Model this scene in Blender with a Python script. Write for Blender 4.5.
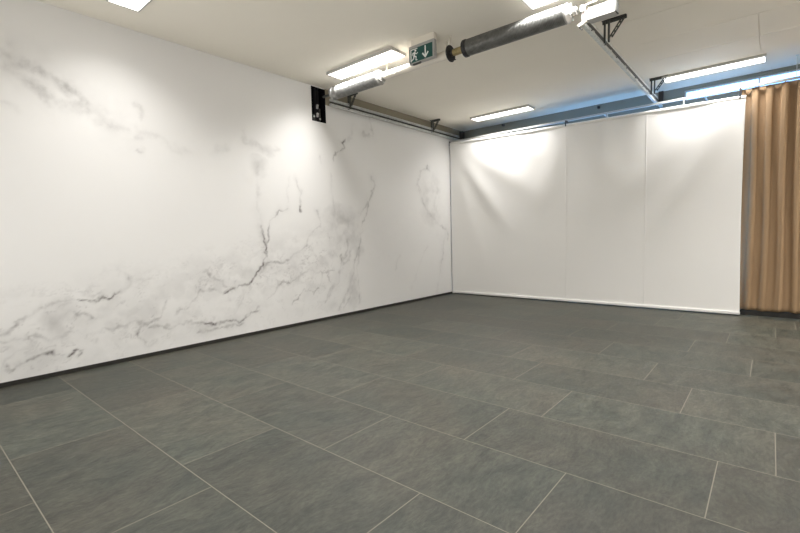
import bpy, bmesh, math, random
import numpy as np
from mathutils import Vector, Matrix

random.seed(7); rng = np.random.default_rng(11)
for o in list(bpy.data.objects): bpy.data.objects.remove(o)
SC = bpy.context.scene; COL = SC.collection
S = 1.237                      # metres per camera-height unit
def P(x, y, z): return Vector((x*S, y*S, z*S))
H = 2.773*S                    # ceiling height

# ------------------------------------------------------------------ camera
cd = bpy.data.cameras.new('camera'); cam = bpy.data.objects.new('camera', cd); COL.objects.link(cam)
cd.sensor_fit = 'HORIZONTAL'; cd.sensor_width = 36.0; cd.lens = 438.705/800*36.0; cd.clip_start = .05
rt = Vector((0.76427745, 0.64442449, -0.02443485)); up = Vector((-0.02636265, 0.06907923, 0.99726279))
fw = Vector((-0.6443485, 0.76154129, -0.06978444))
m = Matrix((rt, up, -fw)).transposed().to_4x4(); m.translation = P(4.1291, 0, 1.0)
cam.matrix_world = m; SC.camera = cam

# ------------------------------------------------------------------ world, exposure
W = bpy.data.worlds.new('sky'); SC.world = W; W.use_nodes = True
bg = W.node_tree.nodes['Background']; bg.inputs[0].default_value = (0.24, 0.50, 1.0, 1); bg.inputs[1].default_value = 7.0
SC.view_settings.view_transform = 'Standard'; SC.view_settings.look = 'None'
SC.view_settings.exposure = 0.20; SC.view_settings.gamma = 1.0; SC.view_settings.use_curve_mapping = False
PANEL = 3.0                    # radiance of the LED diffusers
BEAM, SPREAD = 39.0, 130.0     # watts and beam angle of each panel's optic
FILL = 92.0                    # watts
PANEL_COL = (1.0, 0.98, 0.955, 1)

# added soft fill behind the camera, stands for no real lamp
ld = bpy.data.lights.new('rear_fill_light', 'AREA'); ld.shape = 'RECTANGLE'; ld.size = 4.6; ld.size_y = 1.7; ld.energy = FILL; ld.color = (1.0, .99, .975)
lo = bpy.data.objects.new('rear_fill_light', ld); COL.objects.link(lo); lo.location = P(2.5, -.66, 1.0)
lo.rotation_euler = (math.radians(90+26), 0, 0)

# ------------------------------------------------------------------ materials
def mat(name, col, rough=.5, metal=0., spec=.5, bump=0, bscale=60, var=0, vscale=6, emis=0, ecol=None, stretch=None):
    M = bpy.data.materials.new(name); M.use_nodes = True; nt = M.node_tree; b = nt.nodes['Principled BSDF']
    b.inputs['Roughness'].default_value = rough; b.inputs['Metallic'].default_value = metal
    b.inputs['Specular IOR Level'].default_value = spec
    c = (*col, 1); b.inputs['Base Color'].default_value = c
    tc = nt.nodes.new('ShaderNodeTexCoord'); mp = nt.nodes.new('ShaderNodeMapping'); nt.links.new(tc.outputs['Object'], mp.inputs[0])
    if stretch: mp.inputs['Scale'].default_value = stretch
    if var:
        n = nt.nodes.new('ShaderNodeTexNoise'); n.inputs['Scale'].default_value = vscale; n.inputs['Detail'].default_value = 5
        nt.links.new(mp.outputs[0], n.inputs['Vector'])
        r = nt.nodes.new('ShaderNodeValToRGB'); e = r.color_ramp.elements
        e[0].position = .3; e[1].position = .7
        e[0].color = (*[x*(1-var) for x in col], 1); e[1].color = (*[min(1, x*(1+var)) for x in col], 1)
        nt.links.new(n.outputs[0], r.inputs[0]); nt.links.new(r.outputs[0], b.inputs['Base Color'])
    if bump:
        n = nt.nodes.new('ShaderNodeTexNoise'); n.inputs['Scale'].default_value = bscale; n.inputs['Detail'].default_value = 4
        nt.links.new(mp.outputs[0], n.inputs['Vector'])
        bp = nt.nodes.new('ShaderNodeBump'); bp.inputs['Strength'].default_value = bump; bp.inputs['Distance'].default_value = .004
        nt.links.new(n.outputs[0], bp.inputs['Height']); nt.links.new(bp.outputs[0], b.inputs['Normal'])
    if emis:
        b.inputs['Emission Color'].default_value = ecol or c; b.inputs['Emission Strength'].default_value = emis
    return M

M = {}
M['galv'] = mat('galvanised_steel', (.66, .68, .66), .42, .35, var=.18, vscale=25)
M['galv_d'] = mat('weathered_steel', (.075, .077, .07), .55, .4, var=.3, vscale=30)
M['spring'] = mat('spring_steel', (.32, .32, .31), .42, .75, var=.2, vscale=20)
M['spring_d'] = mat('oiled_spring_steel', (.20, .20, .19), .4, .6, var=.25, vscale=20)
M['alu'] = mat('painted_rail', (.46, .46, .445), .5, .1)
M['cream'] = mat('cream_paint', (.80, .75, .66), .45)
M['brass'] = mat('greased_brass', (.34, .27, .13), .45, .5, var=.2, vscale=40)
M['coneg'] = mat('cast_aluminium', (.40, .39, .37), .5, .2)
M['black'] = mat('black_plastic', (.018, .018, .02), .5)
M['blackm'] = mat('black_steel', (.03, .03, .032), .5, .3)
M['white'] = mat('white_plastic', (.38, .375, .36), .45)
M['frame'] = mat('grey_painted_metal', (.52, .51, .48), .5)
M['emit'] = mat('lit_diffuser', (.9, .9, .88), .5, emis=PANEL, ecol=PANEL_COL)
M['ceil'] = mat('ceiling_paint', (.90, .852, .755), .9, spec=.2, bump=.05, bscale=90, var=.015, vscale=1.2)
M['wallp'] = mat('plain_white_paint', (.9, .885, .85), .85, spec=.2, bump=.05, bscale=90)
M['lintel'] = mat('grey_green_paint', (.21, .21, .18), .8, spec=.2)
M['recess'] = mat('dark_cavity', (.012, .012, .014), .9, spec=.1)
M['skirt'] = mat('dark_skirting', (.022, .02, .017), .45)
M['cloth'] = mat('white_backdrop_fabric', (.90, .885, .86), .85, spec=.15, bump=.06, bscale=700)
M['hem'] = mat('white_hem_fabric', (.84, .83, .80), .7, spec=.2)
M['green'] = mat('exit_green', (.002, .066, .056), .4)
M['signw'] = mat('sign_white', (.85, .86, .84), .4)
M['red'] = mat('pinkish_wire_jacket', (.55, .25, .2), .5)
M['curtain'] = mat('tan_curtain_fabric', (.36, .24, .14), .85, spec=.15, bump=.25, bscale=900, var=.05, vscale=4, stretch=(3, 3, .4))
M['grout'] = mat('beige_grout', (.245, .228, .187), .85, spec=.2)

def glass():
    g = bpy.data.materials.new('window_glass'); g.use_nodes = True; nt = g.node_tree; nt.nodes.clear()
    o = nt.nodes.new('ShaderNodeOutputMaterial'); mx = nt.nodes.new('ShaderNodeMixShader')
    t = nt.nodes.new('ShaderNodeBsdfTransparent'); gl = nt.nodes.new('ShaderNodeBsdfGlossy'); fr = nt.nodes.new('ShaderNodeFresnel')
    t.inputs[0].default_value = (.92, .96, .95, 1); gl.inputs['Roughness'].default_value = .03
    nt.links.new(fr.outputs[0], mx.inputs[0]); nt.links.new(t.outputs[0], mx.inputs[1]); nt.links.new(gl.outputs[0], mx.inputs[2])
    nt.links.new(mx.outputs[0], o.inputs[0]); return g
M['glass'] = glass()

def marble():
    g = bpy.data.materials.new('veined_white_marble'); g.use_nodes = True; nt = g.node_tree; b = nt.nodes['Principled BSDF']; L = nt.links.new
    b.inputs['Roughness'].default_value = .55; b.inputs['Specular IOR Level'].default_value = .25
    a = nt.nodes.new('ShaderNodeAttribute'); a.attribute_name = 'vein'
    tc = nt.nodes.new('ShaderNodeTexCoord')
    n = nt.nodes.new('ShaderNodeTexNoise'); n.inputs['Scale'].default_value = 14; n.inputs['Detail'].default_value = 7; n.inputs['Roughness'].default_value = .65
    L(tc.outputs['Object'], n.inputs['Vector'])
    mr = nt.nodes.new('ShaderNodeMapRange'); mr.inputs[1].default_value = .3; mr.inputs[2].default_value = .7; mr.inputs[3].default_value = .45; mr.inputs[4].default_value = 1.35
    L(n.outputs[0], mr.inputs[0])
    sp = nt.nodes.new('ShaderNodeSeparateColor'); L(a.outputs['Color'], sp.inputs[0])
    mu = nt.nodes.new('ShaderNodeMath'); mu.operation = 'MULTIPLY'; mu.use_clamp = True; L(sp.outputs[0], mu.inputs[0]); L(mr.outputs[0], mu.inputs[1])
    m1 = nt.nodes.new('ShaderNodeMix'); m1.data_type = 'RGBA'; m1.inputs[6].default_value = (.80, .79, .775, 1); m1.inputs[7].default_value = (.42, .41, .40, 1)
    L(sp.outputs[1], m1.inputs[0])
    m2 = nt.nodes.new('ShaderNodeMix'); m2.data_type = 'RGBA'; m2.inputs[7].default_value = (.10, .085, .08, 1)
    L(mu.outputs[0], m2.inputs[0]); L(m1.outputs[2], m2.inputs[6])
    m3 = nt.nodes.new('ShaderNodeMix'); m3.data_type = 'RGBA'; m3.inputs[7].default_value = (.27, .24, .18, 1)   # shade above the left track, painted in as brown
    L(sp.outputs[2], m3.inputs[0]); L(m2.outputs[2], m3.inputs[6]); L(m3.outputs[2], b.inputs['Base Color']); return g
M['marble'] = marble()

def slate():
    g = bpy.data.materials.new('slate_floor_tile'); g.use_nodes = True; nt = g.node_tree; b = nt.nodes['Principled BSDF']; L = nt.links.new
    N = nt.nodes.new
    a = N('ShaderNodeAttribute'); a.attribute_name = 'tile'; sp = N('ShaderNodeSeparateColor'); L(a.outputs['Color'], sp.inputs[0])
    tc = N('ShaderNodeTexCoord')
    off = N('ShaderNodeVectorMath'); off.operation = 'SCALE'; off.inputs[3].default_value = 40; L(a.outputs['Color'], off.inputs[0])
    ad = N('ShaderNodeVectorMath'); ad.operation = 'ADD'; L(tc.outputs['Object'], ad.inputs[0]); L(off.outputs[0], ad.inputs[1])
    # bend the bedding of the stone a little, then stretch it along the room
    wn = N('ShaderNodeTexNoise'); wn.inputs['Scale'].default_value = 1.6; wn.inputs['Detail'].default_value = 3; L(ad.outputs[0], wn.inputs['Vector'])
    ws = N('ShaderNodeVectorMath'); ws.operation = 'SCALE'; ws.inputs[3].default_value = .34; L(wn.outputs['Color'], ws.inputs[0])
    aw = N('ShaderNodeVectorMath'); aw.operation = 'ADD'; L(ad.outputs[0], aw.inputs[0]); L(ws.outputs[0], aw.inputs[1])
    mp = N('ShaderNodeMapping'); mp.inputs['Scale'].default_value = (4.2, 1.5, 1); L(aw.outputs[0], mp.inputs[0])
    n1 = N('ShaderNodeTexNoise'); n1.inputs['Scale'].default_value = 3.2; n1.inputs['Detail'].default_value = 9; n1.inputs['Roughness'].default_value = .70; L(mp.outputs[0], n1.inputs['Vector'])
    n2 = N('ShaderNodeTexNoise'); n2.inputs['Scale'].default_value = 1.3; n2.inputs['Detail'].default_value = 4; L(ad.outputs[0], n2.inputs['Vector'])
    r = N('ShaderNodeValToRGB'); e = r.color_ramp.elements
    e[0].position = .38; e[0].color = (.032, .038, .030, 1); e[1].position = .64; e[1].color = (.150, .153, .118, 1)
    L(n1.outputs[0], r.inputs[0])
    r2 = N('ShaderNodeValToRGB'); e = r2.color_ramp.elements
    e[0].position = .35; e[0].color = (.067, .081, .063, 1); e[1].position = .68; e[1].color = (.138, .116, .084, 1)
    L(n2.outputs[0], r2.inputs[0])
    mx = N('ShaderNodeMix'); mx.data_type = 'RGBA'; mx.inputs[0].default_value = .45; L(r.outputs[0], mx.inputs[6]); L(r2.outputs[0], mx.inputs[7])
    ws3 = N('ShaderNodeVectorMath'); ws3.operation = 'SCALE'; ws3.inputs[3].default_value = .14; L(wn.outputs['Color'], ws3.inputs[0])
    aw3 = N('ShaderNodeVectorMath'); aw3.operation = 'ADD'; L(ad.outputs[0], aw3.inputs[0]); L(ws3.outputs[0], aw3.inputs[1])
    mp3 = N('ShaderNodeMapping'); mp3.inputs['Scale'].default_value = (62, 24, 1); L(aw3.outputs[0], mp3.inputs[0])
    n3 = N('ShaderNodeTexNoise'); n3.inputs['Scale'].default_value = 1.0; n3.inputs['Detail'].default_value = 6; n3.inputs['Roughness'].default_value = .7; L(mp3.outputs[0], n3.inputs['Vector'])
    m3 = N('ShaderNodeMapRange'); m3.inputs[1].default_value = .3; m3.inputs[2].default_value = .7; m3.inputs[3].default_value = .58; m3.inputs[4].default_value = 1.42; L(n3.outputs[0], m3.inputs[0])
    s3 = N('ShaderNodeVectorMath'); s3.operation = 'SCALE'; L(mx.outputs[2], s3.inputs[0]); L(m3.outputs[0], s3.inputs[3])
    mr = N('ShaderNodeMapRange'); mr.inputs[3].default_value = .50; mr.inputs[4].default_value = .70; L(sp.outputs[0], mr.inputs[0])
    sc = N('ShaderNodeVectorMath'); sc.operation = 'SCALE'; L(s3.outputs[0], sc.inputs[0]); L(mr.outputs[0], sc.inputs[3])
    L(sc.outputs[0], b.inputs['Base Color'])
    rr = N('ShaderNodeMapRange'); rr.inputs[3].default_value = .40; rr.inputs[4].default_value = .60; L(n1.outputs[0], rr.inputs[0]); L(rr.outputs[0], b.inputs['Roughness'])
    b.inputs['Specular IOR Level'].default_value = .5
    bp = N('ShaderNodeBump'); bp.inputs['Strength'].default_value = .8; bp.inputs['Distance'].default_value = .008; L(n1.outputs[0], bp.inputs['Height']); L(bp.outputs[0], b.inputs['Normal'])
    return g
M['slate'] = slate()

# ------------------------------------------------------------------ mesh helpers
def link_mesh(name, me, material, parent=None, smooth=False):
    o = bpy.data.objects.new(name, me); COL.objects.link(o)
    if material: me.materials.append(material)
    if parent: o.parent = parent
    if smooth:
        for p in me.polygons: p.use_smooth = True
    return o
def obj(name, bm, material, parent=None, smooth=False, auto=None):
    me = bpy.data.meshes.new(name); bmesh.ops.recalc_face_normals(bm, faces=bm.faces)
    if auto is not None:
        for f in bm.faces: f.smooth = True
        for e in bm.edges:
            if len(e.link_faces) == 2 and e.calc_face_angle(0) > auto: e.smooth = False
    bm.to_mesh(me); bm.free()
    return link_mesh(name, me, material, parent, smooth)
def box(bm, a, b, bev=0):
    t = bmesh.new(); bmesh.ops.create_cube(t, size=1)
    for v in t.verts: v.co = Vector([(a[i]+b[i])/2 + v.co[i]*(b[i]-a[i]) for i in range(3)])
    if bev: bmesh.ops.bevel(t, geom=t.edges, offset=bev, segments=2, affect='EDGES', profile=.6)
    me = bpy.data.meshes.new('t'); t.to_mesh(me); t.free(); bm.from_mesh(me); bpy.data.meshes.remove(me); return bm
def bar(bm, p0, p1, w, h, upv=(0, 0, 1)):
    """rectangular bar between two points"""
    p0, p1 = Vector(p0), Vector(p1); d = (p1-p0).normalized(); s = d.cross(Vector(upv))
    if s.length < 1e-4: s = d.cross(Vector((0, 1, 0)))
    s.normalize(); u = s.cross(d); vs = []
    for p in (p0, p1):
        for a, b in ((-1, -1), (1, -1), (1, 1), (-1, 1)): vs.append(bm.verts.new(p + s*a*w/2 + u*b*h/2))
    for f in ((0, 1, 2, 3), (7, 6, 5, 4), (0, 4, 5, 1), (1, 5, 6, 2), (2, 6, 7, 3), (3, 7, 4, 0)): bm.faces.new([vs[i] for i in f])
    return bm
def lathe(bm, p0, axis, prof, n=28):
    """prof: list of (distance along axis, radius)"""
    d = Vector(axis).normalized(); s = d.orthogonal().normalized(); u = d.cross(s); rings = []
    for t, r in prof:
        if r <= 1e-6: rings.append([bm.verts.new(Vector(p0)+d*t)])
        else: rings.append([bm.verts.new(Vector(p0)+d*t+(s*math.cos(a)+u*math.sin(a))*r) for a in [2*math.pi*k/n for k in range(n)]])
    for A, B in zip(rings, rings[1:]):
        for k in range(n):
            l = (k+1) % n
            if len(A) == 1: bm.faces.new([A[0], B[k], B[l]])
            elif len(B) == 1: bm.faces.new([A[k], A[l], B[0]])
            else: bm.faces.new([A[k], A[l], B[l], B[k]])
    return bm
def tube(bm, pts, r, n=10):
    for a, b in zip(pts, pts[1:]):
        L = (Vector(b)-Vector(a)).length
        lathe(bm, a, Vector(b)-Vector(a), [(0, 0), (0, r), (L, r), (L, 0)], n)
    return bm
def helix(bm, p0, length, R, r, pitch, n=28, k=7):
    turns = int(length/pitch); N = turns*n; prev = None
    for i in range(N+1):
        a = 2*math.pi*i/n; x = r + (length-2*r)*i/N
        c = Vector(p0)+Vector((x, math.cos(a)*R, math.sin(a)*R)); rad = Vector((0, math.cos(a), math.sin(a)))
        ring = [bm.verts.new(c + rad*math.cos(b)*r + Vector((1, 0, 0))*math.sin(b)*r) for b in [2*math.pi*j/k for j in range(k)]]
        if prev:
            for j in range(k): bm.faces.new([prev[j], prev[(j+1) % k], ring[(j+1) % k], ring[j]])
        else: bm.faces.new(ring)
        prev = ring
    bm.faces.new(prev[::-1]); return bm
def prism(bm, pts, y0, y1):
    """outline in the XZ plane pushed along Y"""
    A = [bm.verts.new((x, y0, z)) for x, z in pts]; B = [bm.verts.new((x, y1, z)) for x, z in pts]; n = len(pts)
    bm.faces.new(A); bm.faces.new(B[::-1])
    for i in range(n): bm.faces.new([A[i], B[i], B[(i+1) % n], A[(i+1) % n]])
    return bm
def new(): return bmesh.new()

def thing(name, label, cat, loc=(0, 0, 0), group=None):
    o = bpy.data.objects.new(name, None); COL.objects.link(o); o.location = loc; o.empty_display_size = .1
    o['label'] = label; o['category'] = cat
    if group: o['group'] = group
    return o
def tag(o, label, cat, group=None):
    o['label'] = label; o['category'] = cat
    if group: o['group'] = group
    return o
def struct(o): o['kind'] = 'structure'; return o
def dup(root, loc, label):
    r = root.copy(); COL.objects.link(r); r.location = loc; r['label'] = label
    for ch in list(root.children):
        c = ch.copy(); COL.objects.link(c); c.parent = r
        for g in list(ch.children):
            d = g.copy(); COL.objects.link(d); d.parent = c
    return r
def rebase(root, base):
    """parts were built in room coordinates: hang them from an Empty at the thing's base"""
    root.location = base
    for ch in root.children: ch.matrix_parent_inverse = Matrix.Translation(-Vector(base))

# ------------------------------------------------------------------ settings of the pattern and the drape
BACK_DIM, FRONT_DIM, RIGHT_DIM = .50, .50, .9
VEIN_GAIN, HALO, CLOUD_GAIN = 1.0, .40, 1.1
ADDED_PANELS = [('added ceiling panel out of view above the camera, beside the panel nearest the left wall', 2.645, 1.18),
              ('added ceiling panel out of view to the right, in the row of the spring shaft', 4.87, 3.225),
              ('added ceiling panel out of view to the right, between the shaft row and the back row', 4.87, 4.6),
              ('added ceiling panel out of view to the right, in the row close to the back wall', 5.3, 5.93)]  # unseen panels, added to brighten the room from outside the frame
CLIPS = [1.925, 3.83]
# folds of the screen: from (u, v) to (u, v), width, height in metres
SCREEN_FOLDS = [(.02, .97, .30, .35, .12, .026), (.04, .99, .45, .55, .15, .020), (.02, .9, .16, .1, .14, .018), (.99, .97, .72, .30, .17, .026), (.97, .99, .60, .45, .19, .020),
                (.5, .98, .38, .5, .16, .016), (.52, .98, .7, .6, .16, .016), (.75, .98, .62, .2, .16, .018), (.28, .98, .42, .80, .10, .014), (.62, .9, .52, .15, .14, .012), (.88, .7, .80, .1, .14, .012)]
# vein lines of the marble, (y, z) in metres on the left wall: points, strength, half width, halo
VEINS = [
 ([(0.62, 0.47), (0.71, 0.53), (0.72, 0.57), (0.78, 0.6), (0.85, 0.65), (0.91, 0.69)], 0.45, 0.016, 0.06),
 ([(1.22, 0.66), (1.3, 0.67), (1.36, 0.66), (1.41, 0.7), (1.49, 0.7), (1.57, 0.75)], 1, 0.012, 0.03),
 ([(1.57, 0.75), (1.63, 0.83), (1.64, 0.85)], 0.4, 0.03, 0.05),
 ([(2.7, 0.59), (2.88, 0.62), (3.04, 0.67), (3.12, 0.78), (3.23, 0.9), (3.27, 0.99)], 1, 0.014, 0.05),
 ([(3.27, 0.99), (3.28, 1.13), (3.25, 1.29), (3.26, 1.41)], 0.95, 0.013, 0.06),
 ([(3.26, 1.41), (3.25, 1.57), (3.21, 1.66), (3.23, 1.81), (3.21, 2.0), (3.23, 2.16)], 0.22, 0.02, 0.12),
 ([(3.28, 1.17), (3.35, 1.32), (3.39, 1.44), (3.41, 1.5), (3.49, 1.56), (3.56, 1.63), (3.66, 1.64)], 0.55, 0.012, 0.05),
 ([(3.24, 0.87), (3.47, 0.91), (3.66, 0.95), (3.77, 1.02), (3.96, 1.12)], 0.5, 0.018, 0.07),
 ([(3.96, 1.12), (3.99, 1.21), (4.1, 1.36), (4.22, 1.43), (4.21, 1.62)], 0.32, 0.014, 0.05),
 ([(3.28, 0.45), (3.37, 0.5), (3.41, 0.59), (3.48, 0.63), (3.6, 0.64), (3.72, 0.67)], 0.55, 0.012, 0.04),
 ([(3.72, 0.67), (3.91, 0.73), (4.07, 0.75), (4.24, 0.7), (4.45, 0.74)], 0.38, 0.014, 0.05),
 ([(3.68, 0.33), (3.82, 0.47), (3.89, 0.5), (4.03, 0.4), (4.14, 0.48)], 0.48, 0.012, 0.04),
 ([(4.21, 0.7), (4.23, 0.55)], 0.3, 0.014, 0.04),
 ([(4.36, 0.72), (4.41, 0.53)], 0.4, 0.014, 0.05),
 ([(4.5, 0.52), (4.57, 0.66), (4.64, 0.82), (4.62, 0.95)], 0.4, 0.016, 0.06),
 ([(4.76, 1.19), (4.77, 1.06), (4.66, 0.85), (4.54, 0.58), (4.37, 0.35)], 0.3, 0.02, 0.06),
 ([(2.88, 0.24), (2.94, 0.28), (3.09, 0.27), (3.13, 0.37)], 0.4, 0.014, 0.05),
 ([(2.44, 0.27), (2.59, 0.25), (2.7, 0.25), (2.8, 0.25), (2.96, 0.26), (3.11, 0.28)], 0.7, 0.013, 0.06),
 ([(2.35, 0.18), (2.43, 0.19), (2.54, 0.19), (2.67, 0.17), (2.89, 0.2)], 0.5, 0.018, 0.07),
 ([(1.69, 0.3), (1.72, 0.37), (1.84, 0.37), (1.95, 0.41), (1.97, 0.51), (2.0, 0.56)], 0.5, 0.014, 0.06),
 ([(1.84, 0.33), (1.95, 0.3), (2.1, 0.29), (2.25, 0.3), (2.44, 0.27)], 0.4, 0.014, 0.06),
 ([(1.72, 0.25), (1.82, 0.17), (1.92, 0.16)], 0.4, 0.02, 0.06),
 ([(2.11, 0.44), (2.24, 0.5), (2.35, 0.56), (2.41, 0.63), (2.57, 0.64), (2.67, 0.62), (2.79, 0.63)], 0.42, 0.014, 0.06),
 ([(2.39, 0.84), (2.51, 0.9), (2.51, 0.78), (2.66, 0.76), (2.75, 0.67)], 0.36, 0.013, 0.05),
 ([(2.8, 0.33), (2.9, 0.41), (2.95, 0.57)], 0.22, 0.012, 0.03),
 ([(0.63, 0.13), (0.68, 0.11), (0.72, 0.16), (0.84, 0.19), (0.9, 0.22), (0.96, 0.23)], 0.75, 0.017, 0.06),
 ([(0.64, 0.16), (0.63, 0.11), (0.67, 0.09)], 0.7, 0.015, 0.03),
 ([(1.11, 0.18), (1.15, 0.21), (1.2, 0.19), (1.19, 0.16)], 0.9, 0.012, 0.03),
 ([(1.32, 0.27), (1.33, 0.22)], 0.5, 0.014, 0.03),
 ([(0.62, 0.4), (0.68, 0.41), (0.77, 0.39), (0.87, 0.37), (0.97, 0.33), (1.05, 0.37), (1.12, 0.41)], 0.42, 0.016, 0.07),
 ([(1.26, 0.32), (1.38, 0.36), (1.49, 0.37), (1.6, 0.4), (1.73, 0.4)], 0.35, 0.016, 0.07),
 ([(1.18, 0.54), (1.26, 0.54), (1.31, 0.51)], 0.45, 0.02, 0.06),
 ([(0.91, 0.69), (1.06, 0.68), (1.22, 0.66)], 0.25, 0.014, 0.04),
 ([(0.61, 0.19), (0.75, 0.3), (0.85, 0.34)], 0.25, 0.02, 0.06),
 ([(1.62, 0.81), (1.76, 0.82), (1.86, 0.83)], 0.2, 0.014, 0.05),
 ([(4.56, 0.11), (4.79, 0.52), (4.97, 0.93), (5.05, 1.25), (5.26, 1.74), (5.41, 2.08), (5.36, 2.24)], 0.36, 0.018, 0.07),
 ([(5.41, 2.11), (5.36, 1.94), (5.23, 1.76), (5.06, 1.59)], 0.35, 0.016, 0.05),
 ([(4.67, 0.15), (4.83, 0.39), (4.98, 0.7), (5.04, 1.02)], 0.3, 0.02, 0.08),
 ([(4.98, 0.73), (4.99, 0.5), (5.0, 0.16)], 0.32, 0.013, 0.05),
 ([(4.27, 0.3), (4.48, 0.51), (4.72, 0.85), (4.86, 1.09)], 0.3, 0.016, 0.06),
 ([(6.62, 2.18), (6.72, 2.44), (6.96, 2.52)], 0.22, 0.025, 0.08),
 ([(7.21, 2.4), (7.27, 2.13), (7.12, 1.83)], 0.16, 0.03, 0.1),
 ([(6.62, 2.19), (6.8, 1.86), (6.98, 1.64), (7.28, 1.46), (7.6, 1.31), (7.6, 1.13)], 0.27, 0.03, 0.11),
 ([(6.92, 2.53), (6.98, 2.46)], 0.5, 0.02, 0.04),
 ([(6.34, 0.23), (6.62, 0.72), (6.9, 1.04)], 0.16, 0.02, 0.06),
 ([(7.17, 0.11), (7.33, 0.69), (7.52, 1.17)], 0.22, 0.025, 0.08),
 ([(5.9, 0.63), (6.04, 0.84)], 0.14, 0.02, 0.05),
 ([(0.78, 2.91), (0.88, 2.82), (1.05, 2.84), (1.13, 2.79), (1.22, 2.7), (1.39, 2.62), (1.5, 2.53), (1.6, 2.45), (1.76, 2.42)], 0.36, 0.06, 0.2),
 ([(0.78, 2.85), (0.92, 2.71), (1.04, 2.64), (1.12, 2.53), (1.3, 2.57), (1.4, 2.6)], 0.3, 0.05, 0.15),
 ([(1.85, 2.66), (1.87, 2.54)], 0.18, 0.02, 0.05),
 ([(1.82, 2.22), (1.87, 2.2)], 0.45, 0.02, 0.04),
 ([(0.76, 2.47), (0.85, 2.44)], 0.15, 0.03, 0.06),
 ([(1.74, 2.42), (1.91, 2.41), (2.09, 2.38), (2.17, 2.27), (2.37, 2.28)], 0.13, 0.03, 0.09),
 ([(2.67, 2.31), (2.81, 2.33)], 0.14, 0.05, 0.08),
 ([(3.06, 2.61), (3.07, 2.49), (3.22, 2.49), (3.33, 2.38), (3.55, 2.42)], 0.2, 0.03, 0.07),
 ([(4.77, 2.75), (4.7, 2.69), (4.75, 2.63), (4.67, 2.57)], 1, 0.014, 0.03),
 ([(4.67, 2.57), (4.56, 2.53), (4.53, 2.42)], 0.5, 0.012, 0.03),
 ([(4.85, 2.75), (4.94, 2.8)], 0.2, 0.02, 0.04),
 ([(4.29, 2.43), (4.29, 2.34)], 0.25, 0.016, 0.03),
 ([(3.82, 2.09), (3.92, 1.87), (3.91, 1.64)], 0.25, 0.013, 0.04),
 ([(3.91, 1.67), (3.91, 1.62)], 0.6, 0.012, 0.02),
 ([(3.72, 2.08), (3.68, 1.74)], 0.14, 0.013, 0.04),
 ([(4.46, 2.25), (4.5, 1.84), (4.53, 1.76), (4.55, 1.63)], 0.2, 0.014, 0.04),
 ([(5.36, 3.17), (5.4, 2.91), (5.18, 2.92)], 0.28, 0.025, 0.07),
 ([(5.01, 3.01), (4.89, 2.79)], 0.13, 0.03, 0.08),
]
CLOUDS = [
 (1.04, 0.54, 0.13, 0.15, 0.48),
 (1.1, 0.62, 0.15, 0.08, 0.36),
 (1, 0.48, 0.06, 0.06, 0.3),
 (0.91, 0.35, 0.04, 0.04, 0.2),
 (4.68, 1.41, 0.33, 0.28, 0.6),
 (4.87, 1.25, 0.13, 0.19, 0.34),
 (5, 1.07, 0.11, 0.16, 0.45),
 (4.85, 0.39, 0.12, 0.29, 0.4),
 (4.44, 0.63, 0.25, 0.14, 0.18),
 (7.06, 1.92, 0.34, 0.41, 0.4),
 (3.24, 2.18, 0.11, 0.12, 0.36),
 (3.37, 2.41, 0.12, 0.07, 0.26),
 (1.83, 0.32, 0.18, 0.11, 0.3),
 (2.55, 0.2, 0.26, 0.10, 0.34),
 (1.37, 0.39, 0.23, 0.10, 0.24),
 (0.88, 2.84, 0.15, 0.10, 0.22),
 (1.18, 2.6, 0.19, 0.09, 0.2),
 (1.46, 2.52, 0.15, 0.08, 0.14),
 (5.36, 3.02, 0.19, 0.14, 0.1),
 (2.09, 0.41, 0.32, 0.13, 0.2),
 (1.65, 0.58, 0.29, 0.15, 0.12),
 (2.39, 0.57, 0.30, 0.11, 0.16),
 (3.64, 0.38, 0.53, 0.25, 0.1),
 (7.45, 1.23, 0.22, 0.16, 0.15),
 (4.36, 0.21, 0.21, 0.09, 0.2),
 (0.78, 0.29, 0.14, 0.08, 0.13),
]

# ------------------------------------------------------------------ floor: slate tiles with pale joints
XR, YR, YB = 5.95*S, -.75*S, 6.65*S          # right wall, rear wall, back wall
def floor():
    T, R = .97*S, .4845*S; y0 = .321*S; g = .0024
    offs = {-1: 1.965, 0: 1.445, 1: 3.112, 2: 3.504, 3: 3.98, 4: 4.17, 5: 3.776, 6: 3.505, 7: 4.047, 8: 3.635, 9: 3.856, 10: 4.185, 11: 3.37, 12: 4.04, 13: 3.2}
    bm = new(); lay = bm.loops.layers.color.new('tile'); bm.faces.ensure_lookup_table(); mats = []
    k0 = int(math.floor((YR-y0)/R)) - 1
    for k in range(k0, 16):
        a, b = max(YR, y0+(k)*R), min(YB+.2, y0+(k+1)*R)
        if b-a < .02: continue
        xo = (offs.get(k+0, 3.0+random.random()))*S % T
        for i in range(-1, int(XR/T)+2):
            l, r = max(0, xo+i*T), min(XR, xo+(i+1)*T)
            if r-l < .02: continue
            vs = [bm.verts.new(c) for c in ((l+g, a+g, 0), (r-g, a+g, 0), (r-g, b-g, 0), (l+g, b-g, 0))]
            f = bm.faces.new(vs); c = (random.random(), random.random(), random.random(), 1)
            for lp in f.loops: lp[lay] = c
            lo = [bm.verts.new(v.co-Vector((0, 0, .0005))) for v in vs]
            for q in range(4):
                s_ = bm.faces.new([vs[q], lo[q], lo[(q+1) % 4], vs[(q+1) % 4]])
                for lp in s_.loops: lp[lay] = c
    # grout bed
    box(bm, (-.2, YR-.2, -.06), (XR+.2, YB+.3, -.0004))
    me = bpy.data.meshes.new('floor'); bm.normal_update(); bm.to_mesh(me); bm.free()
    o = link_mesh('floor', me, M['slate']); me.materials.append(M['grout'])
    n = len(me.polygons)
    for p in list(me.polygons)[n-6:]: p.material_index = 1
    return struct(o)
floor()

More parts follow.
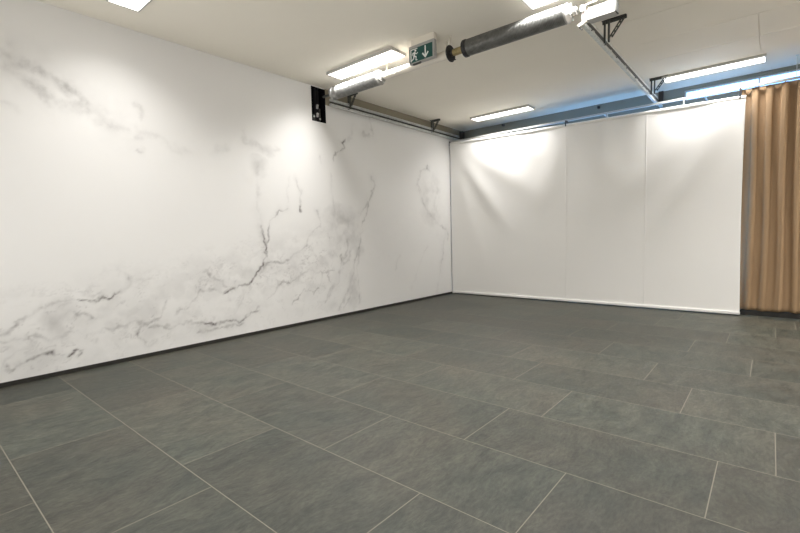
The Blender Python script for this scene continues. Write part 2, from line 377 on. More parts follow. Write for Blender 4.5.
# ------------------------------------------------------------------ left wall: marble cladding with an opening for the old door track
def vnoise(y, z, freq, seed):
    r = np.random.default_rng(seed); n = 160; g = r.random((n, n))
    a = (y*freq) % (n-1); b = (z*freq) % (n-1); i = a.astype(int); j = b.astype(int); u = a-i; v = b-j
    u = u*u*(3-2*u); v = v*v*(3-2*v); i2 = (i+1) % n; j2 = (j+1) % n
    return (g[i, j]*(1-u)+g[i2, j]*u)*(1-v)+(g[i, j2]*(1-u)+g[i2, j2]*u)*v
def fbm(y, z, f, seed, o=4):
    s = 0; a = .5; t = 0
    for k in range(o): s = s+a*(vnoise(y, z, f*2**k, seed+k)); t += a; a *= .55
    return s/t
HY0, HY1, HZ0, HZ1 = 3.357*S, 3.568*S, 2.370*S, 2.765*S
def wall_left():
    st = .0125
    def seg(a, b, s): n = max(1, int(round((b-a)/s))); return list(np.linspace(a, b, n+1))[:-1]
    ys = seg(YR, -.4, .1) + seg(-.4, HY0, st) + seg(HY0, HY1, st) + seg(HY1, 6.3*S, st) + [6.3*S, YB+.2]
    zs = seg(0, HZ0, st) + seg(HZ0, HZ1, st) + [HZ1, H+.02]
    ys = np.array(ys); zs = np.array(zs); ny, nz = len(ys), len(zs)
    Y, Z = np.meshgrid(ys, zs, indexing='ij'); y = Y.ravel(); z = Z.ravel()
    # bend the coordinates so the veins wander
    wy = y + .060*(fbm(y+9, z+3, 4.5, 1)-.5)*2 + .040*(fbm(y+1, z+5, 15, 5, 4)-.5)*2
    wz = z + .060*(fbm(y+4, z+8, 4.5, 21)-.5)*2 + .040*(fbm(y+7, z+2, 15, 25, 4)-.5)*2
    mod = np.clip((fbm(y+2, z+6, 8, 41, 4)-.25)*2.8, .30, 1.5)
    cl = fbm(y+3, z+1, 5, 61, 4); cloudmod = np.clip((cl-.22)*2.4, .25, 1.3)
    vein = np.zeros_like(y); cloud = np.zeros_like(y)
    for pts, s, hw, ha in VEINS:
        py = [p[0] for p in pts]; pz = [p[1] for p in pts]; R = ha*3+.1
        ix = np.where((y > min(py)-R) & (y < max(py)+R) & (z > min(pz)-R) & (z < max(pz)+R))[0]
        if len(ix) == 0: continue
        a = wy[ix]; b = wz[ix]; d = np.full(len(ix), 9.)
        if len(pts) == 1: d = np.hypot(a-py[0], b-pz[0])
        for (y0, z0), (y1, z1) in zip(pts, pts[1:]):
            dy, dz = y1-y0, z1-z0; L2 = dy*dy+dz*dz+1e-9
            t = np.clip(((a-y0)*dy+(b-z0)*dz)/L2, 0, 1); d = np.minimum(d, np.hypot(a-y0-t*dy, b-z0-t*dz))
        w = hw*(.45+.55*mod[ix])
        core = s*min(1, .45+s)*np.exp(-(d/w)**2)*mod[ix]
        vein[ix] = np.maximum(vein[ix], core*VEIN_GAIN)
        cloud[ix] = np.maximum(cloud[ix], HALO*s**.7*np.exp(-(d/ha)**1.4)*np.minimum(cloudmod[ix], 1.1))
    for cy, cz, ry, rz, s in CLOUDS:
        d = np.hypot((wy-cy)/ry, (wz-cz)/rz)
        cloud = np.maximum(cloud, s*CLOUD_GAIN*np.clip(1.35-d, 0, 1)**.7*np.clip((cl-.25)*2.6, .2, 1.3))
    # faint natural mottling and hairline veins over the lower half
    low = np.clip(1-np.abs(z-.55*(1+.12*y))/1.0, 0, 1)
    band = np.clip(1.25-np.abs(z-(.30+.13*np.clip(y-.3, 0, 9)))/(.42+.05*y), 0, 1)*np.clip(1-(y-4.4)/.6, .08, 1)
    for f_, sd, k_, w_ in ((3.2, 81, .34, .013), (5.5, 181, .26, .016)):
        rid = np.abs(fbm(wy*.8+wz*.9+5, wz*1.7-wy*.6+20, f_, sd, 4)-.5)
        vein = np.maximum(vein, k_*band*np.exp(-(rid/w_)**2)*np.clip(mod-.35, 0, 1))
        cloud = np.maximum(cloud, .30*band*np.exp(-(rid/(w_*4.5))**1.5)*np.clip(cloudmod-.3, 0, 1))
    cloud = np.maximum(cloud, .40*band*np.clip(fbm(wy, wz*1.5, 4, 91, 4)*2.6-1.05, 0, 1))
    cloud = np.maximum(cloud, .03*np.clip(fbm(wy, wz, 2, 95, 4)*2-.7, 0, 1))
    col = np.zeros((len(y), 4), np.float32); col[:, 0] = np.clip(vein, 0, 1); col[:, 1] = np.clip(cloud, 0, 1); col[:, 3] = 1
    col[:, 2] = ((z > 2.592*S) & (y > HY1-.01)).astype(np.float32)  # painted shade: wall strip behind and above the left track
    co = np.zeros((len(y), 3), np.float32); co[:, 1] = y; co[:, 2] = z
    I, J = np.meshgrid(np.arange(ny-1), np.arange(nz-1), indexing='ij')
    cyc = (ys[:-1]+ys[1:])/2; czc = (zs[:-1]+zs[1:])/2
    hole = ((cyc > HY0) & (cyc < HY1))[:, None] & ((czc > HZ0) & (czc < HZ1))[None, :]
    keep = ~hole; a = (I*nz+J)[keep]
    quads = np.stack([a, a+nz, a+nz+1, a+1], 1).astype(np.int32)
    me = bpy.data.meshes.new('wall_left'); me.vertices.add(len(y)); me.vertices.foreach_set('co', co.ravel())
    nq = len(quads); me.loops.add(nq*4); me.loops.foreach_set('vertex_index', quads.ravel())
    me.polygons.add(nq); me.polygons.foreach_set('loop_start', np.arange(nq, dtype=np.int32)*4)
    me.update(calc_edges=True)
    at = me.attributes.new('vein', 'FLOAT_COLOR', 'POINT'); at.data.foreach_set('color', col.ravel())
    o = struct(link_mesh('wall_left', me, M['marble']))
    # cavity behind the opening
    bm = new(); d = .16; e = .0
    v = [bm.verts.new(c) for c in ((0, HY0, HZ0), (0, HY1, HZ0), (0, HY1, HZ1), (0, HY0, HZ1), (-d, HY0, HZ0), (-d, HY1, HZ0), (-d, HY1, HZ1), (-d, HY0, HZ1))]
    for f in ((4, 5, 6, 7), (0, 4, 7, 3), (1, 2, 6, 5), (0, 1, 5, 4), (3, 7, 6, 2)): bm.faces.new([v[i] for i in f])
    struct(obj('wall_recess', bm, M['recess'], o))
    bm = new(); box(bm, (-.30, YR-.1, -.05), (-.2, YB+.2, H+.1)); struct(obj('wall_backing', bm, M['recess'], o))
wall_left()
bm = new(); box(bm, (.0005, YR, .0), (.012, 6.24*S, .040), .002); struct(obj('baseboard_left', bm, M['skirt']))
bm = new(); box(bm, (.0, 6.345*S, .0), (XR, 6.385*S, .056*S), .002); struct(obj('dark_gap_baseboard', bm, M['skirt']))  # black strip added close behind the curtain hem to darken the gap

# ------------------------------------------------------------------ ceiling: boards with seams on the right of the door tracks
def ceiling():
    bm = new(); box(bm, (-.3, YR-.2, H+.012), (XR+.2, YB+.3, H+.12))
    xs = 3.1*S; seams = [4.24, 4.84, 5.40]; g = .0035
    box(bm, (-.25, YR-.1, H), (xs, YB+.1, H+.012))
    yy = [YR/S-.1] + seams + [YB/S+.1]
    for a, b in zip(yy, yy[1:]):
        box(bm, (xs, a*S+g, H), (4.0*S-(.0 if b < 5 else g), b*S-g, H+.012)); box(bm, (4.0*S+(.0 if b < 5 else g), a*S+g, H), (XR+.1, b*S-g, H+.012))
    return struct(obj('ceiling', bm, M['ceil']))
ceiling()
# right and rear walls, outside the frame
bm = new(); box(bm, (XR, YR-.1, 0), (XR+.1, YB+.2, H)); struct(obj('wall_right', bm, M['wallp']))
bm = new(); box(bm, (-.2, YR-.1, 0), (XR+.1, YR, H)); struct(obj('wall_rear', bm, M['wallp']))

# ------------------------------------------------------------------ back wall, glazed behind the screen, with a transom on the right
WX0, WX1, WZ0, WZ1 = 1.35*S, 4.55*S, .32*S, 2.42*S
TX0, TX1, TZ0, TZ1 = 3.25*S, 4.6*S, 2.60*S, 2.732*S
def wall_back():
    bm = new(); y0, y1 = YB, YB+.14
    box(bm, (-.2, y0, 0), (XR+.1, y1, WZ0)); box(bm, (-.2, y0, WZ0), (WX0, y1, WZ1)); box(bm, (WX1, y0, WZ0), (XR+.1, y1, WZ1))
    box(bm, (-.2, y0, WZ1), (XR+.1, y1, TZ0)); box(bm, (-.2, y0, TZ0), (TX0, y1, TZ1)); box(bm, (TX1, y0, TZ0), (XR+.1, y1, TZ1))
    box(bm, (-.2, y0, TZ1), (XR+.1, y1, H+.01))
    return struct(obj('wall_back', bm, M['lintel']))
wall_back()
def window(n, x0, x1, z0, z1, mull):
    y0, y1 = YB+.03, YB+.08; t = .022; bm = new()
    box(bm, (x0, y0, z0), (x1, y1, z0+t)); box(bm, (x0, y0, z1-t), (x1, y1, z1))
    box(bm, (x0, y0, z0+t), (x0+t, y1, z1-t)); box(bm, (x1-t, y0, z0+t), (x1, y1, z1-t))
    for k in mull: box(bm, (k-t/2, y0, z0+t), (k+t/2, y1, z1-t))
    w = struct(obj('window_%d' % n, bm, M['frame']))
    bm = new(); box(bm, (x0+t, y0+.02, z0+t), (x1-t, y0+.026, z1-t)); struct(obj('pane', bm, M['glass'], w))
window(1, WX0, WX1, WZ0, WZ1, [2.0*S, 3.05*S, 4.1*S])
window(2, TX0, TX1, TZ0, TZ1, [3.98*S])

# ------------------------------------------------------------------ LED panels
def panel(label, x, y):
    L, Wd, D = .935*S, .218*S, .034
    t = thing('ceiling_light_panel', label, 'ceiling light', (x*S, y*S, H), 'ceiling light panels'); e = .014
    bm = new()
    box(bm, (0, 0, -D), (L, e, 0)); box(bm, (0, Wd-e, -D), (L, Wd, 0)); box(bm, (0, e, -D), (e, Wd-e, 0)); box(bm, (L-e, e, -D), (L, Wd-e, 0))
    obj('frame', bm, M['frame'], t)
    bm = new(); box(bm, (e, e, -D+.002), (L-e, Wd-e, -D+.010)); obj('diffuser', bm, M['emit'], t)
    la = bpy.data.lights.new('panel_beam', 'AREA'); la.shape = 'RECTANGLE'; la.size = L-2*e; la.size_y = Wd-2*e
    la.energy = BEAM; la.color = PANEL_COL[:3]; la.spread = math.radians(SPREAD)
    lo = bpy.data.objects.new('beam', la); COL.objects.link(lo); lo.parent = t; lo.location = (L/2, Wd/2, -D-.001)
    return t
p0 = panel('glowing ceiling panel between the left wall and the exit sign, above the pale spring', .43, 3.225)
for lab, x, y in (('glowing ceiling panel cut off by the top edge, nearest the left wall', .405, 1.18),
                  ('glowing ceiling panel cut off by the top edge, above the dark spring', 2.645, 3.225),
                  ('glowing ceiling panel close to the back wall, above the left half of the screen', .58, 5.93),
                  ('glowing ceiling panel close to the back wall, right of the right-hand track', 3.11, 5.99)):
    q_ = dup(p0, (x*S, y*S, H), lab)
    if y > 5 or y < 2:                              # the rows are dimmed separately
        for c in q_.children:
            if c.type == 'LIGHT':
                c.data = c.data.copy(); c.data.energy = BEAM*(BACK_DIM if y > 5 else FRONT_DIM)
for lab, x, y in ADDED_PANELS:
    q_ = dup(p0, (x*S, y*S, H), lab)
    for c in q_.children:
        if c.type == 'LIGHT': c.data = c.data.copy(); c.data.energy = BEAM*(RIGHT_DIM if x > 4 else FRONT_DIM)

# ------------------------------------------------------------------ emergency exit sign
def exit_sign():
    t = thing('exit_sign', 'green emergency exit sign with running figure and down arrow under the ceiling', 'exit sign')
    x0, x1, y0, y1, z0, z1 = 1.553*S, 1.832*S, 3.245*S, 3.290*S, 2.560*S, 2.716*S
    bm = new(); box(bm, (x0, y0, z0), (x1, y1, z1), .004); obj('housing', bm, M['white'], t)
    bm = new(); box(bm, (x0+.03, y0+.006, z1-.001), (x1-.004, y1-.004, H)); obj('mounting_bracket', bm, M['cream'], t)
    gx0, gx1, gz0, gz1 = x0+.010, x1-.018, z0+.010, z1-.034
    bm = new(); box(bm, (gx0, y0-.003, gz0), (gx1, y0+.001, gz1)); f = obj('sign_face', bm, M['green'], t)
    w, h = gx1-gx0, gz1-gz0
    def Q(u, v): return (gx0+u*w, gz0+v*h)
    ya, yb = y0-.0045, y0-.0025
    def poly(bm, pts): prism(bm, [Q(*p) for p in pts], ya, yb)
    def stroke(bm, a, b, r):
        ax, az = Q(*a); bx, bz = Q(*b); d = Vector((bx-ax, bz-az)); d.normalize(); n = Vector((-d.y, d.x))*r*h; d = d*r*h*.5
        prism(bm, [(ax-n.x-d.x, az-n.y-d.y), (bx-n.x+d.x, bz-n.y+d.y), (bx+n.x+d.x, bz+n.y+d.y), (ax+n.x-d.x, az+n.y-d.y)], ya, yb)
    # door opening (white) with the figure leaving it
    bm = new(); poly(bm, [(.05, .06), (.085, .06), (.085, .90), (.36, .90), (.36, .96), (.05, .96)]); obj('door_symbol', bm, M['signw'], f)
    bm = new()
    poly(bm, [(.27+.042*math.cos(a), .80+.075*math.sin(a)) for a in [2*math.pi*k/14 for k in range(14)]])
    stroke(bm, (.235, .68), (.205, .42), .075); stroke(bm, (.24, .66), (.315, .55), .035); stroke(bm, (.315, .55), (.37, .62), .03)
    stroke(bm, (.225, .67), (.15, .66), .035); stroke(bm, (.15, .66), (.125, .52), .03)
    stroke(bm, (.215, .42), (.30, .34), .05); stroke(bm, (.30, .34), (.285, .12), .04); stroke(bm, (.285, .11), (.345, .10), .03)
    stroke(bm, (.20, .42), (.185, .25), .05); stroke(bm, (.185, .25), (.10, .15), .04)
    obj('running_figure', bm, M['signw'], f)
    bm = new(); stroke(bm, (.70, .90), (.70, .22), .05); stroke(bm, (.70, .12), (.585, .42), .055); stroke(bm, (.70, .12), (.815, .42), .055)
    obj('down_arrow', bm, M['signw'], f)
    bm = new(); box(bm, (x0+.05, y0+.006, z0-.018), (x0+.15, y0+.022, z0+.002), .003); box(bm, (x0+.13, y0+.004, z0-.010), (x0+.16, y0+.02, z0+.002)); obj('test_socket', bm, M['galv_d'], t)
    rebase(t, ((x0+x1)/2, (y0+y1)/2, H))
exit_sign()

# ------------------------------------------------------------------ torsion spring shaft of the old sectional door
SY, SZ, SR = 3.42*S, 2.618*S, .070*S
def spring_shaft():
    t = thing('torsion_spring_shaft', 'overhead door shaft carrying one pale and one dark torsion spring', 'door spring shaft')
    X = lambda x: (x*S, SY, SZ); ax = (1, 0, 0)
    bm = new(); tube(bm, [X(.14), X(3.005)], .016, 14); obj('shaft', bm, M['galv_d'], t, auto=.6)
    def spring(x0, x1, m, mc, lab):
        bm = new(); helix(bm, X(x0), (x1-x0)*S, SR-.008, .0075, .0152); s = obj('spring', bm, m, t, smooth=True); s['label'] = lab
        bm = new(); lathe(bm, X(x0), ax, [(0, 0.02), (0, SR-.016), ((x1-x0)*S, SR-.016), ((x1-x0)*S, .02)], 28); obj('spring_core', bm, m, s, auto=.6)
    spring(.40, 1.02, M['spring'], None, 'pale galvanised torsion spring')
    spring(2.07, 2.92, M['spring_d'], None, 'dark oiled torsion spring')
    def drum(x, prof, m, name='winding_cone'):
        bm = new(); lathe(bm, X(x), ax, prof, 28); return obj(name, bm, m, t, auto=.6)
    drum(.30, [(0, 0), (0, .070), (.02, .092), (.05, .092), (.06, .082), (.10, .080), (.125, .088), (.14, .088), (.14, 0)], M['spring'], 'cable_drum')
    drum(1.015, [(0, 0), (0, .082), (.022, .090), (.038, .070), (.060, .064), (.064, .04), (.10, .036), (.10, 0)], M['coneg'])
    drum(2.03, [(0, 0), (0, .055), (.012, .090), (.04, .090), (.045, .084), (.055, .083), (.055, 0)], M['blackm'])
    drum(2.915, [(0, 0), (0, .080), (.022, .088), (.036, .070), (.055, .06), (.058, .04), (.10, .034), (.10, 0)], M['coneg'])
    # square set screws on the white cones
    for x in (1.055, 2.958):
        for k in range(4):
            bm = new(); a = k*math.pi/2+.5; c = Vector(X(x))+Vector((0, math.cos(a), math.sin(a)))*.06
            bar(bm, c-Vector((.009, 0, 0)), c+Vector((.009, 0, 0)), .018, .03, (0, math.cos(a), math.sin(a)))
            obj('set_screw', bm, M['galv'], t)
    # cream cover tube over the shaft, bearing disc, brass sleeve
    bm = new(); lathe(bm, X(1.10), ax, [(0, 0), (0, .048), (.775*S, .048), (.775*S, 0)], 24); obj('cover_tube', bm, M['cream'], t, auto=.6)
    bm = new(); lathe(bm, X(1.882), ax, [(0, 0), (0, .086), (.012, .090), (.018, .086), (.018, .035), (.07, .032), (.07, 0)], 26); obj('bearing_disc', bm, M['blackm'], t, auto=.6)
    bm = new(); lathe(bm, X(1.925), ax, [(0, 0), (0, .038), (.135, .038), (.135, 0)], 22); obj('sleeve', bm, M['brass'], t, auto=.6)
    bm = new(); box(bm, (1.886*S-.001, SY-.02, SZ+.06), (1.886*S+.004, SY+.02, H)); obj('hanger', bm, M['cream'], t)
    bm = new(); bar(bm, (1.90*S, SY-.02, SZ-.08), (1.96*S, SY-.03, SZ-.095), .012, .008); obj('grease_tab', bm, M['blackm'], t)
    rebase(t, (1.886*S, SY, H))
spring_shaft()
# thin cream conduit running behind the shaft
bm = new(); tube(bm, [(1.03*S, SY+.095, SZ+.075), (1.84*S, SY+.095, SZ+.075)], .009, 10)
for x in (1.06, 1.80): box(bm, (x*S-.008, SY+.089, SZ+.08), (x*S+.008, SY+.101, H))
tag(obj('conduit_pipe', bm, M['cream'], auto=.6), 'thin cream conduit running just behind the pale shaft tube', 'conduit')

def door_operator():
    t = thing('door_operator', 'white boxy door drive above the near end of the right-hand track', 'door motor')
    y0, y1 = 3.415*S, 3.50*S
    bm = new(); box(bm, (3.075*S, y0, 2.524*S), (3.255*S, y1, 2.608*S), .005); obj('housing', bm, M['white'], t)
    bm = new(); box(bm, (3.255*S-.001, y0+.006, 2.530*S), (3.255*S+.012, y1-.006, 2.602*S), .003); obj('end_cover', bm, M['galv_d'], t)
    bm = new(); box(bm, (3.030*S, y0+.01, 2.530*S), (3.076*S, y1-.02, 2.600*S), .004); obj('gearbox', bm, M['white'], t)
    bm = new(); box(bm, (3.022*S, y0-.01, 2.595*S), (3.050*S, y0+.05, 2.640*S), .004); obj('junction_box', bm, M['white'], t)
    bm = new(); tube(bm, [(3.045*S, y0-.010, 2.627*S), (3.14*S, y0-.010, 2.636*S)], .006); obj('pull_rod', bm, M['cream'], t)
    bm = new(); tube(bm, [(3.05*S, y0-.012, 2.635*S), (3.062*S, y0-.008, 2.59*S), (3.055*S, y0-.004, 2.55*S)], .004); obj('cable', bm, M['red'], t)
    bm = new(); bar(bm, (3.012*S, y0-.012, 2.492*S), (3.07*S, y0-.008, 2.520*S), .03, .022); obj('lever', bm, M['cream'], t)
    bm = new(); bar(bm, (3.018*S, y0-.01, 2.488*S), (3.040*S, y0-.014, 2.462*S), .012, .010); obj('lever_tip', bm, M['blackm'], t)
    bm = new(); box(bm, (3.01*S, y1-.03, 2.585*S), (3.016*S, 3.585*S, 2.66*S)); box(bm, (3.01*S, y1-.03, 2.585*S), (3.08*S, y1-.024, 2.62*S)); obj('mounting_plate', bm, M['galv_d'], t)
    rebase(t, (3.16*S, (y0+y1)/2, H))
door_operator()

# ------------------------------------------------------------------ horizontal door tracks
def channel(bm, x, z, y0, y1, w, h, side, t=.003):
    """C-profile, web at x, opening towards side"""
    pts = [(0, 0), (w, 0), (w, .010), (w-t, .010), (w-t, t), (t, t), (t, h-t), (w-t, h-t), (w-t, h-.010), (w, h-.010), (w, h), (0, h)]
    prism(bm, [(x+side*a, z+b) for a, b in pts], y0, y1)
def track(label, x, side, brackets):
    t = thing('door_track', label, 'door track', (0, 0, 0), 'horizontal overhead door tracks')
    y0, y1 = 3.59*S, 6.50*S
    for z in (2.572*S, 2.628*S):
        bm = new(); channel(bm, x, z, y0, y1, .034, .031, side); obj('rail', bm, M['galv'], t)
    bm = new(); box(bm, (x-.002, y0+.02, 2.596*S), (x+.002, y1-.02, 2.629*S)); box(bm, (min(x, x+side*.024), y0+.02, 2.6085*S), (max(x, x+side*.024), y1-.02, 2.612*S)); obj('joining_angle', bm, M['galv_d'], t)
    for k in range(6):
        bm = new(); yy = y0+.25+k*.62; box(bm, (x-.004 if side > 0 else x-.001, yy, 2.575*S), (x+.001 if side > 0 else x+.004, yy+.05, 2.600*S)); obj('splice_plate', bm, M['galv'], t)
    for k in range(8):
        bm = new(); yy = y0+.2+k*.45; lathe(bm, (x, yy, 2.585*S), (-side, 0, 0), [(0, 0), (0, .008), (.007, .007), (.009, 0)], 8); obj('bolt', bm, M['galv_d'], t)
    for yb, xo in brackets:
        b = t; o = -side if side < 0 else 1
        bm = new(); xa, xb = x-.02*o, x+xo*o
        box(bm, (min(xa, xb), yb-.018, H-.006), (max(xa, xb), yb+.018, H)); box(bm, (min(xa, xb), yb+.014, H-.032), (max(xa, xb), yb+.018, H-.006))
        br = obj('ceiling_bracket', bm, M['galv_d'], b)
        for dx in (.0, .045):
            bm = new(); bar(bm, (x+dx*o*.9+.008*o, yb, 2.59*S), (x+dx*o*.9+.008*o, yb, H-.004), .016, .026, (0, 1, 0)); obj('post', bm, M['galv_d'], br)
        if xo > .12:
            bm = new()
            bar(bm, (x+.05*o, yb, 2.622*S), (x+(xo-.03)*o, yb, H-.004), .014, .006, (0, 1, 0)); bar(bm, (x+.078*o, yb, 2.622*S), (x+(xo-.002)*o, yb, H-.004), .014, .006, (0, 1, 0))
            for k in range(5):
                f = (k+.5)/5; c = Vector((x+.064*o, yb, 2.622*S)).lerp(Vector((x+(xo-.016)*o, yb, H-.004)), f); bar(bm, c-Vector((.012, 0, 0)), c+Vector((.012, 0, 0)), .014, .008)
            obj('brace', bm, M['galv_d'], br)
    bm = new(); xa, xb = (x+.03*side, x+.11*side) if side > 0 else (x+.004, x+.07)
    box(bm, (min(xa, xb), 6.43*S, 2.60*S), (max(xa, xb), 6.49*S, 2.725*S), .006)
    box(bm, (min(x, xb)-.002, 6.44*S, 2.64*S), (max(x, xb), 6.48*S, 2.66*S)); obj('end_stop', bm, M['black'], t)
    bm = new(); box(bm, (x-.02, 6.50*S, 2.575*S), (x+.02, YB, 2.60*S)); obj('wall_bracket', bm, M['galv'], t)
    rebase(t, (x, 5.0*S, 2.572*S))
track('left horizontal door track, running along the top of the marble wall', .046*S, 1, [(3.90*S, .20), (5.66*S, .20)])
track('right horizontal door track, hung in mid room on braced brackets', 3.0*S, -1, [(4.09*S, .215), (5.995*S, .215)])

# vertical track left inside the wall opening
def vertical_track():
    t = thing('vertical_track', 'dark vertical door track with bright bolts inside the wall opening', 'door track')
    bm = new(); y = 3.43*S
    for a, b in ((y, y+.004), (y+.05, y+.054)): box(bm, (-.06, a, HZ0), (-.015, b, HZ1-.01))
    box(bm, (-.064, y, HZ0), (-.060, y+.054, HZ1-.01)); obj('rail', bm, M['blackm'], t)
    bm = new(); box(bm, (-.05, y+.062, HZ0+.02), (-.012, y+.082, HZ0+.20), .003); obj('bracket', bm, M['galv_d'], t)
    bm = new(); box(bm, (-.05, y-.06, HZ0+.0), (-.02, y-.02, HZ0+.10), .004); obj('bracket', bm, M['galv_d'], t)
    for dy_, z_, r_ in ((.027, .115, .018), (.030, .235, .017)):
        bm = new(); lathe(bm, (-.04, y+dy_, HZ0+z_), (1, 0, 0), [(0, 0), (0, r_), (.03, r_*1.1), (.036, r_*.6), (.036, 0)], 14); obj('roller', bm, M['alu'], t)
    for z_ in (.19, .07):
        bm = new(); box(bm, (-.03, y+.006, HZ0+z_), (-.012, y+.044, HZ0+z_+.03), .002); obj('plate', bm, M['alu'], t)
    for dy_, z_ in ((-.036, .07), (.072, .05)):
        bm = new(); lathe(bm, (-.03, y+dy_, HZ0+z_), (1, 0, 0), [(0, 0), (0, .013), (.02, .013), (.024, 0)], 10); obj('bolt', bm, M['galv'], t)
    rebase(t, (-.06, y, HZ0))
vertical_track()

# ------------------------------------------------------------------ curtain rail, screen, curtain
RZ = lambda x: 2.542
RY = 6.285
def rail():
    t = thing('curtain_rail', 'white metal rail along the back, carrying the screen and the tan curtain', 'curtain rail')
    a, b = .03, 5.9
    bm = new(); pr = [(-.020, -.014), (.020, -.014), (.020, .012), (.012, .016), (-.012, .016), (-.020, .012)]
    A = [bm.verts.new((a*S, RY*S+p, RZ(a)*S+q_)) for p, q_ in pr]; B = [bm.verts.new((b*S, RY*S+p, RZ(b)*S+q_)) for p, q_ in pr]; n = len(pr)
    bm.faces.new(A); bm.faces.new(B[::-1])
    for i in range(n): bm.faces.new([A[i], B[i], B[(i+1) % n], A[(i+1) % n]])
    obj('profile', bm, M['alu'], t)
    for x in (4.29,):
        bm = new(); tube(bm, [(x*S, RY*S, RZ(x)*S+.014), (x*S, RY*S, H)], .004, 8); lathe(bm, (x*S, RY*S, H-.006), (0, 0, 1), [(0, 0), (0, .016), (.006, .016), (.006, 0)], 12); obj('hanger_rod', bm, M['galv'], t)
    for x in (.3, 1.3, 2.4, 3.5):
        bm = new(); box(bm, (x*S-.012, RY*S+.018, 2.530*S), (x*S+.012, YB, 2.534*S)); obj('wall_bracket', bm, M['frame'], t)
    rebase(t, (3*S, RY*S, RZ(3)*S))
rail()

SX0, SX1, SYY = .014*S, 3.880*S, 6.235*S
def stop_(x): return (2.524-.0196*(x/S))*S
def screen():
    t = thing('fabric_screen', 'large white fabric screen hanging across the back of the room', 'screen')
    nx, nz = 260, 170; bm = new(); zb = .040*S
    def dy(x, z):
        u = (x-SX0)/(SX1-SX0); v = (z-zb)/(2.5*S-zb); d = 0
        def ridge(u0, v0, u1, v1, w, a):
            nonlocal d
            ax_, az_ = (u0-u)*3.78, (v0-v)*2.45; bx, bz = (u1-u0)*3.78, (v1-v0)*2.45; L = math.hypot(bx, bz)
            px, pz = -ax_, -az_; s = max(0, min(1, (px*bx+pz*bz)/L/L)); dist = (px*bz-pz*bx)/L
            d += a*math.exp(-(dist/w)**2)*math.sin(math.pi*min(1, s*.86+.14))
        for r in SCREEN_FOLDS: ridge(*r)
        d += .004*math.sin(u*23+v*3)*v**4 + .0025*math.sin(u*61+1.3)*max(0, v-.55)**2*4
        d += .010*math.sin(math.pi*v)*math.sin(math.pi*u*1.3+.4)
        return -d
    G = []
    for i in range(nx+1):
        x = SX0+(SX1-SX0)*i/nx; col = []
        for j in range(nz+1):
            v = j/nz; z = zb+(stop_(x)-.035-zb)*v
            xx = x
            if i > nx*.9: xx -= .012*S*math.sin(math.pi*v)*((i/nx-.9)/.1)
            col.append(bm.verts.new((xx, SYY+dy(x, z), z)))
        G.append(col)
    for i in range(nx):
        for j in range(nz): bm.faces.new([G[i][j], G[i+1][j], G[i+1][j+1], G[i][j+1]])
    me = bpy.data.meshes.new('cloth'); bm.to_mesh(me); bm.free()
    c = link_mesh('cloth', me, M['cloth'], t, True)
    so = c.modifiers.new('thick', 'SOLIDIFY'); so.thickness = .0025; so.offset = 0
    # welded vertical seams and the right-hand hem
    for xs in (1.93*S, 2.916*S):
        bm = new(); prev = None; e = .011
        for j in range(0, nz+1, 2):
            z = zb+(stop_(xs)-.035-zb)*j/nz; y = SYY+dy(xs, z)-.006
            r = [bm.verts.new(p) for p in ((xs-e, y+.003, z), (xs-e*.4, y, z), (xs+e*.4, y, z), (xs+e, y+.003, z))]
            if prev:
                for k in range(3): bm.faces.new([prev[k], prev[k+1], r[k+1], r[k]])
            prev = r
        obj('seam', bm, M['cloth'], c, smooth=True)
    # top sleeve wrapped round its tube, bottom weight bar
    bm = new(); lathe(bm, (SX0, SYY, stop_(SX0)-.030), Vector((SX1, SYY, stop_(SX1)-.030))-Vector((SX0, SYY, stop_(SX0)-.030)), [(0, 0), (0, .028), (SX1-SX0, .028), (SX1-SX0, 0)], 16); obj('top_sleeve', bm, M['hem'], t, auto=.6)
    bm = new(); box(bm, (SX0, SYY-.020, .014*S), (SX1+.004, SYY+.016, .048*S), .010); obj('bottom_bar', bm, M['hem'], t, auto=.8)
    for x in CLIPS:
        bm = new(); z = stop_(x*S); box(bm, (x*S-.009, SYY-.034, z-.045), (x*S+.009, SYY-.026, z+.012), .002); box(bm, (x*S-.009, SYY-.03, z+.006), (x*S+.009, RY*S, RZ(x)*S-.014 if RZ(x)*S-.014 > z+.01 else z+.016)); obj('clip', bm, M['black'], t)
    for x in (.45, 1.1, 2.45, 3.3):
        bm = new(); box(bm, (x*S-.006, SYY-.006, stop_(x*S)-.006), (x*S+.006, RY*S-.012, RZ(x)*S-.0142), 0); obj('hook', bm, M['white'], t)
    rebase(t, (2*S, SYY, .014*S))
screen()

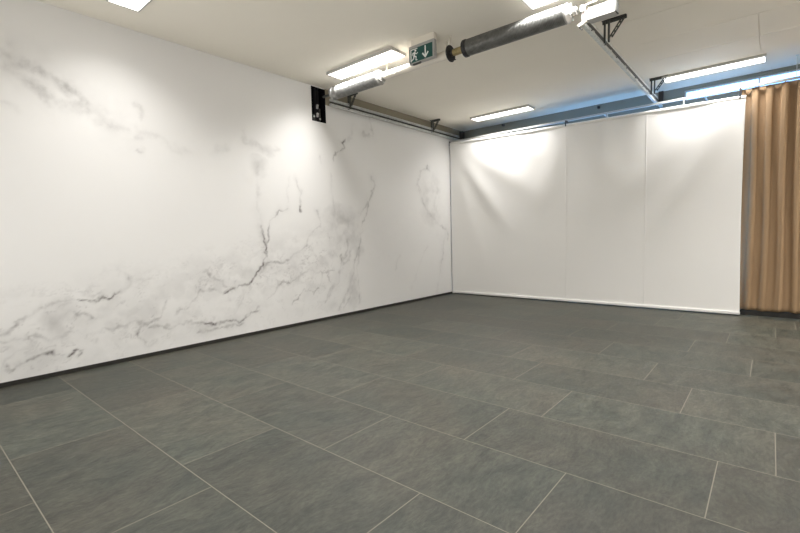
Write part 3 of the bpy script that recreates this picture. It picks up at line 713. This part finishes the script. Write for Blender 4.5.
def curtain():
    t = thing('curtain', 'tan pleated curtain hanging at the right end of the white screen', 'curtain')
    x0, x1 = 3.84, 5.6; n = 560; nz = 60; bm = new(); G = []; r = random.Random(5)
    # individual pleats with uneven spacing
    cuts = [x0]
    while cuts[-1] < x1: cuts.append(cuts[-1]+.085+.05*r.random())
    ph = [r.uniform(.75, 1.2) for _ in cuts]; sk = [r.uniform(-.25, .25) for _ in cuts]
    for i in range(n+1):
        x = x0+(x1-x0)*i/n; k = max(j for j in range(len(cuts)) if cuts[j] <= x+1e-9); k = min(k, len(cuts)-2)
        f = (x-cuts[k])/(cuts[k+1]-cuts[k]); col = []
        for j in range(nz+1):
            v = j/nz; zt = (RZ(x)-.018); z = .062-.0 + .004*math.sin(x*21) + (zt-.062)*v
            a = .030*ph[k]*(.8+.25*v); p = f+sk[k]*.25*(1-v)*math.sin(math.pi*f)
            w = math.cos(2*math.pi*p); w = math.copysign(abs(w)**.8, w)
            y = 6.324 - a*w + .004*math.sin(x*47+v*5)*(1-v)
            col.append(bm.verts.new(((x+.010*math.sin(2*math.pi*p*2)*v+.010*math.sin(v*6+x*9)*(1-v))*S, y*S, z*S)))
        G.append(col)
    for i in range(n):
        for j in range(nz): bm.faces.new([G[i][j], G[i+1][j], G[i+1][j+1], G[i][j+1]])
    me = bpy.data.meshes.new('curtain_cloth'); bm.to_mesh(me); bm.free()
    c = link_mesh('curtain_cloth', me, M['curtain'], t, True)
    so = c.modifiers.new('thick', 'SOLIDIFY'); so.thickness = .002
    for x in cuts[:-1]:
        bm = new(); box(bm, (x*S-.004, RY*S, (RZ(x)-.026)*S), (x*S+.004, (RY+.012)*S, RZ(x)*S-.0142))
        obj('glider', bm, M['white'], t)
    rebase(t, (4.3*S, 6.312*S, .062*S))
curtain()

# small dark fittings on the strip of wall above the rail
def stub(name, x, z, label, cat):
    t = thing(name, label, cat); bm = new(); box(bm, (x*S-.022, YB-.012, z*S-.02), (x*S+.022, YB, z*S+.02), .003); obj('plate', bm, M['blackm'], t)
    bm = new(); lathe(bm, (x*S, YB-.010, z*S), (0, -1, 0), [(0, 0), (0, .017), (.045, .020), (.055, .012), (.055, 0)], 14); obj('cap', bm, M['black'], t, auto=.6)
    rebase(t, (x*S, YB, z*S))
stub('wall_fitting', 2.235, 2.730, 'small black fitting on the wall strip above the middle of the screen', 'fitting')
stub('wall_fitting', .775, 2.742, 'tiny dark fitting on the wall strip below the back-left ceiling panel', 'fitting')
# small corner fitting that ties the screen to the marble wall
bm = new(); box(bm, (.0006, 6.225*S, 2.497*S), (.010*S, 6.24*S, 2.512*S), .002); box(bm, (.0006, 6.215*S, 2.467*S), (.010, 6.25*S, 2.542*S), .002); box(bm, (.008*S, 6.225*S, 2.487*S), (.0125*S, 6.24*S, 2.524*S), .002)
tag(obj('corner_bracket', bm, M['galv_d']), 'small grey bracket at the top left corner of the screen on marble wall', 'bracket')
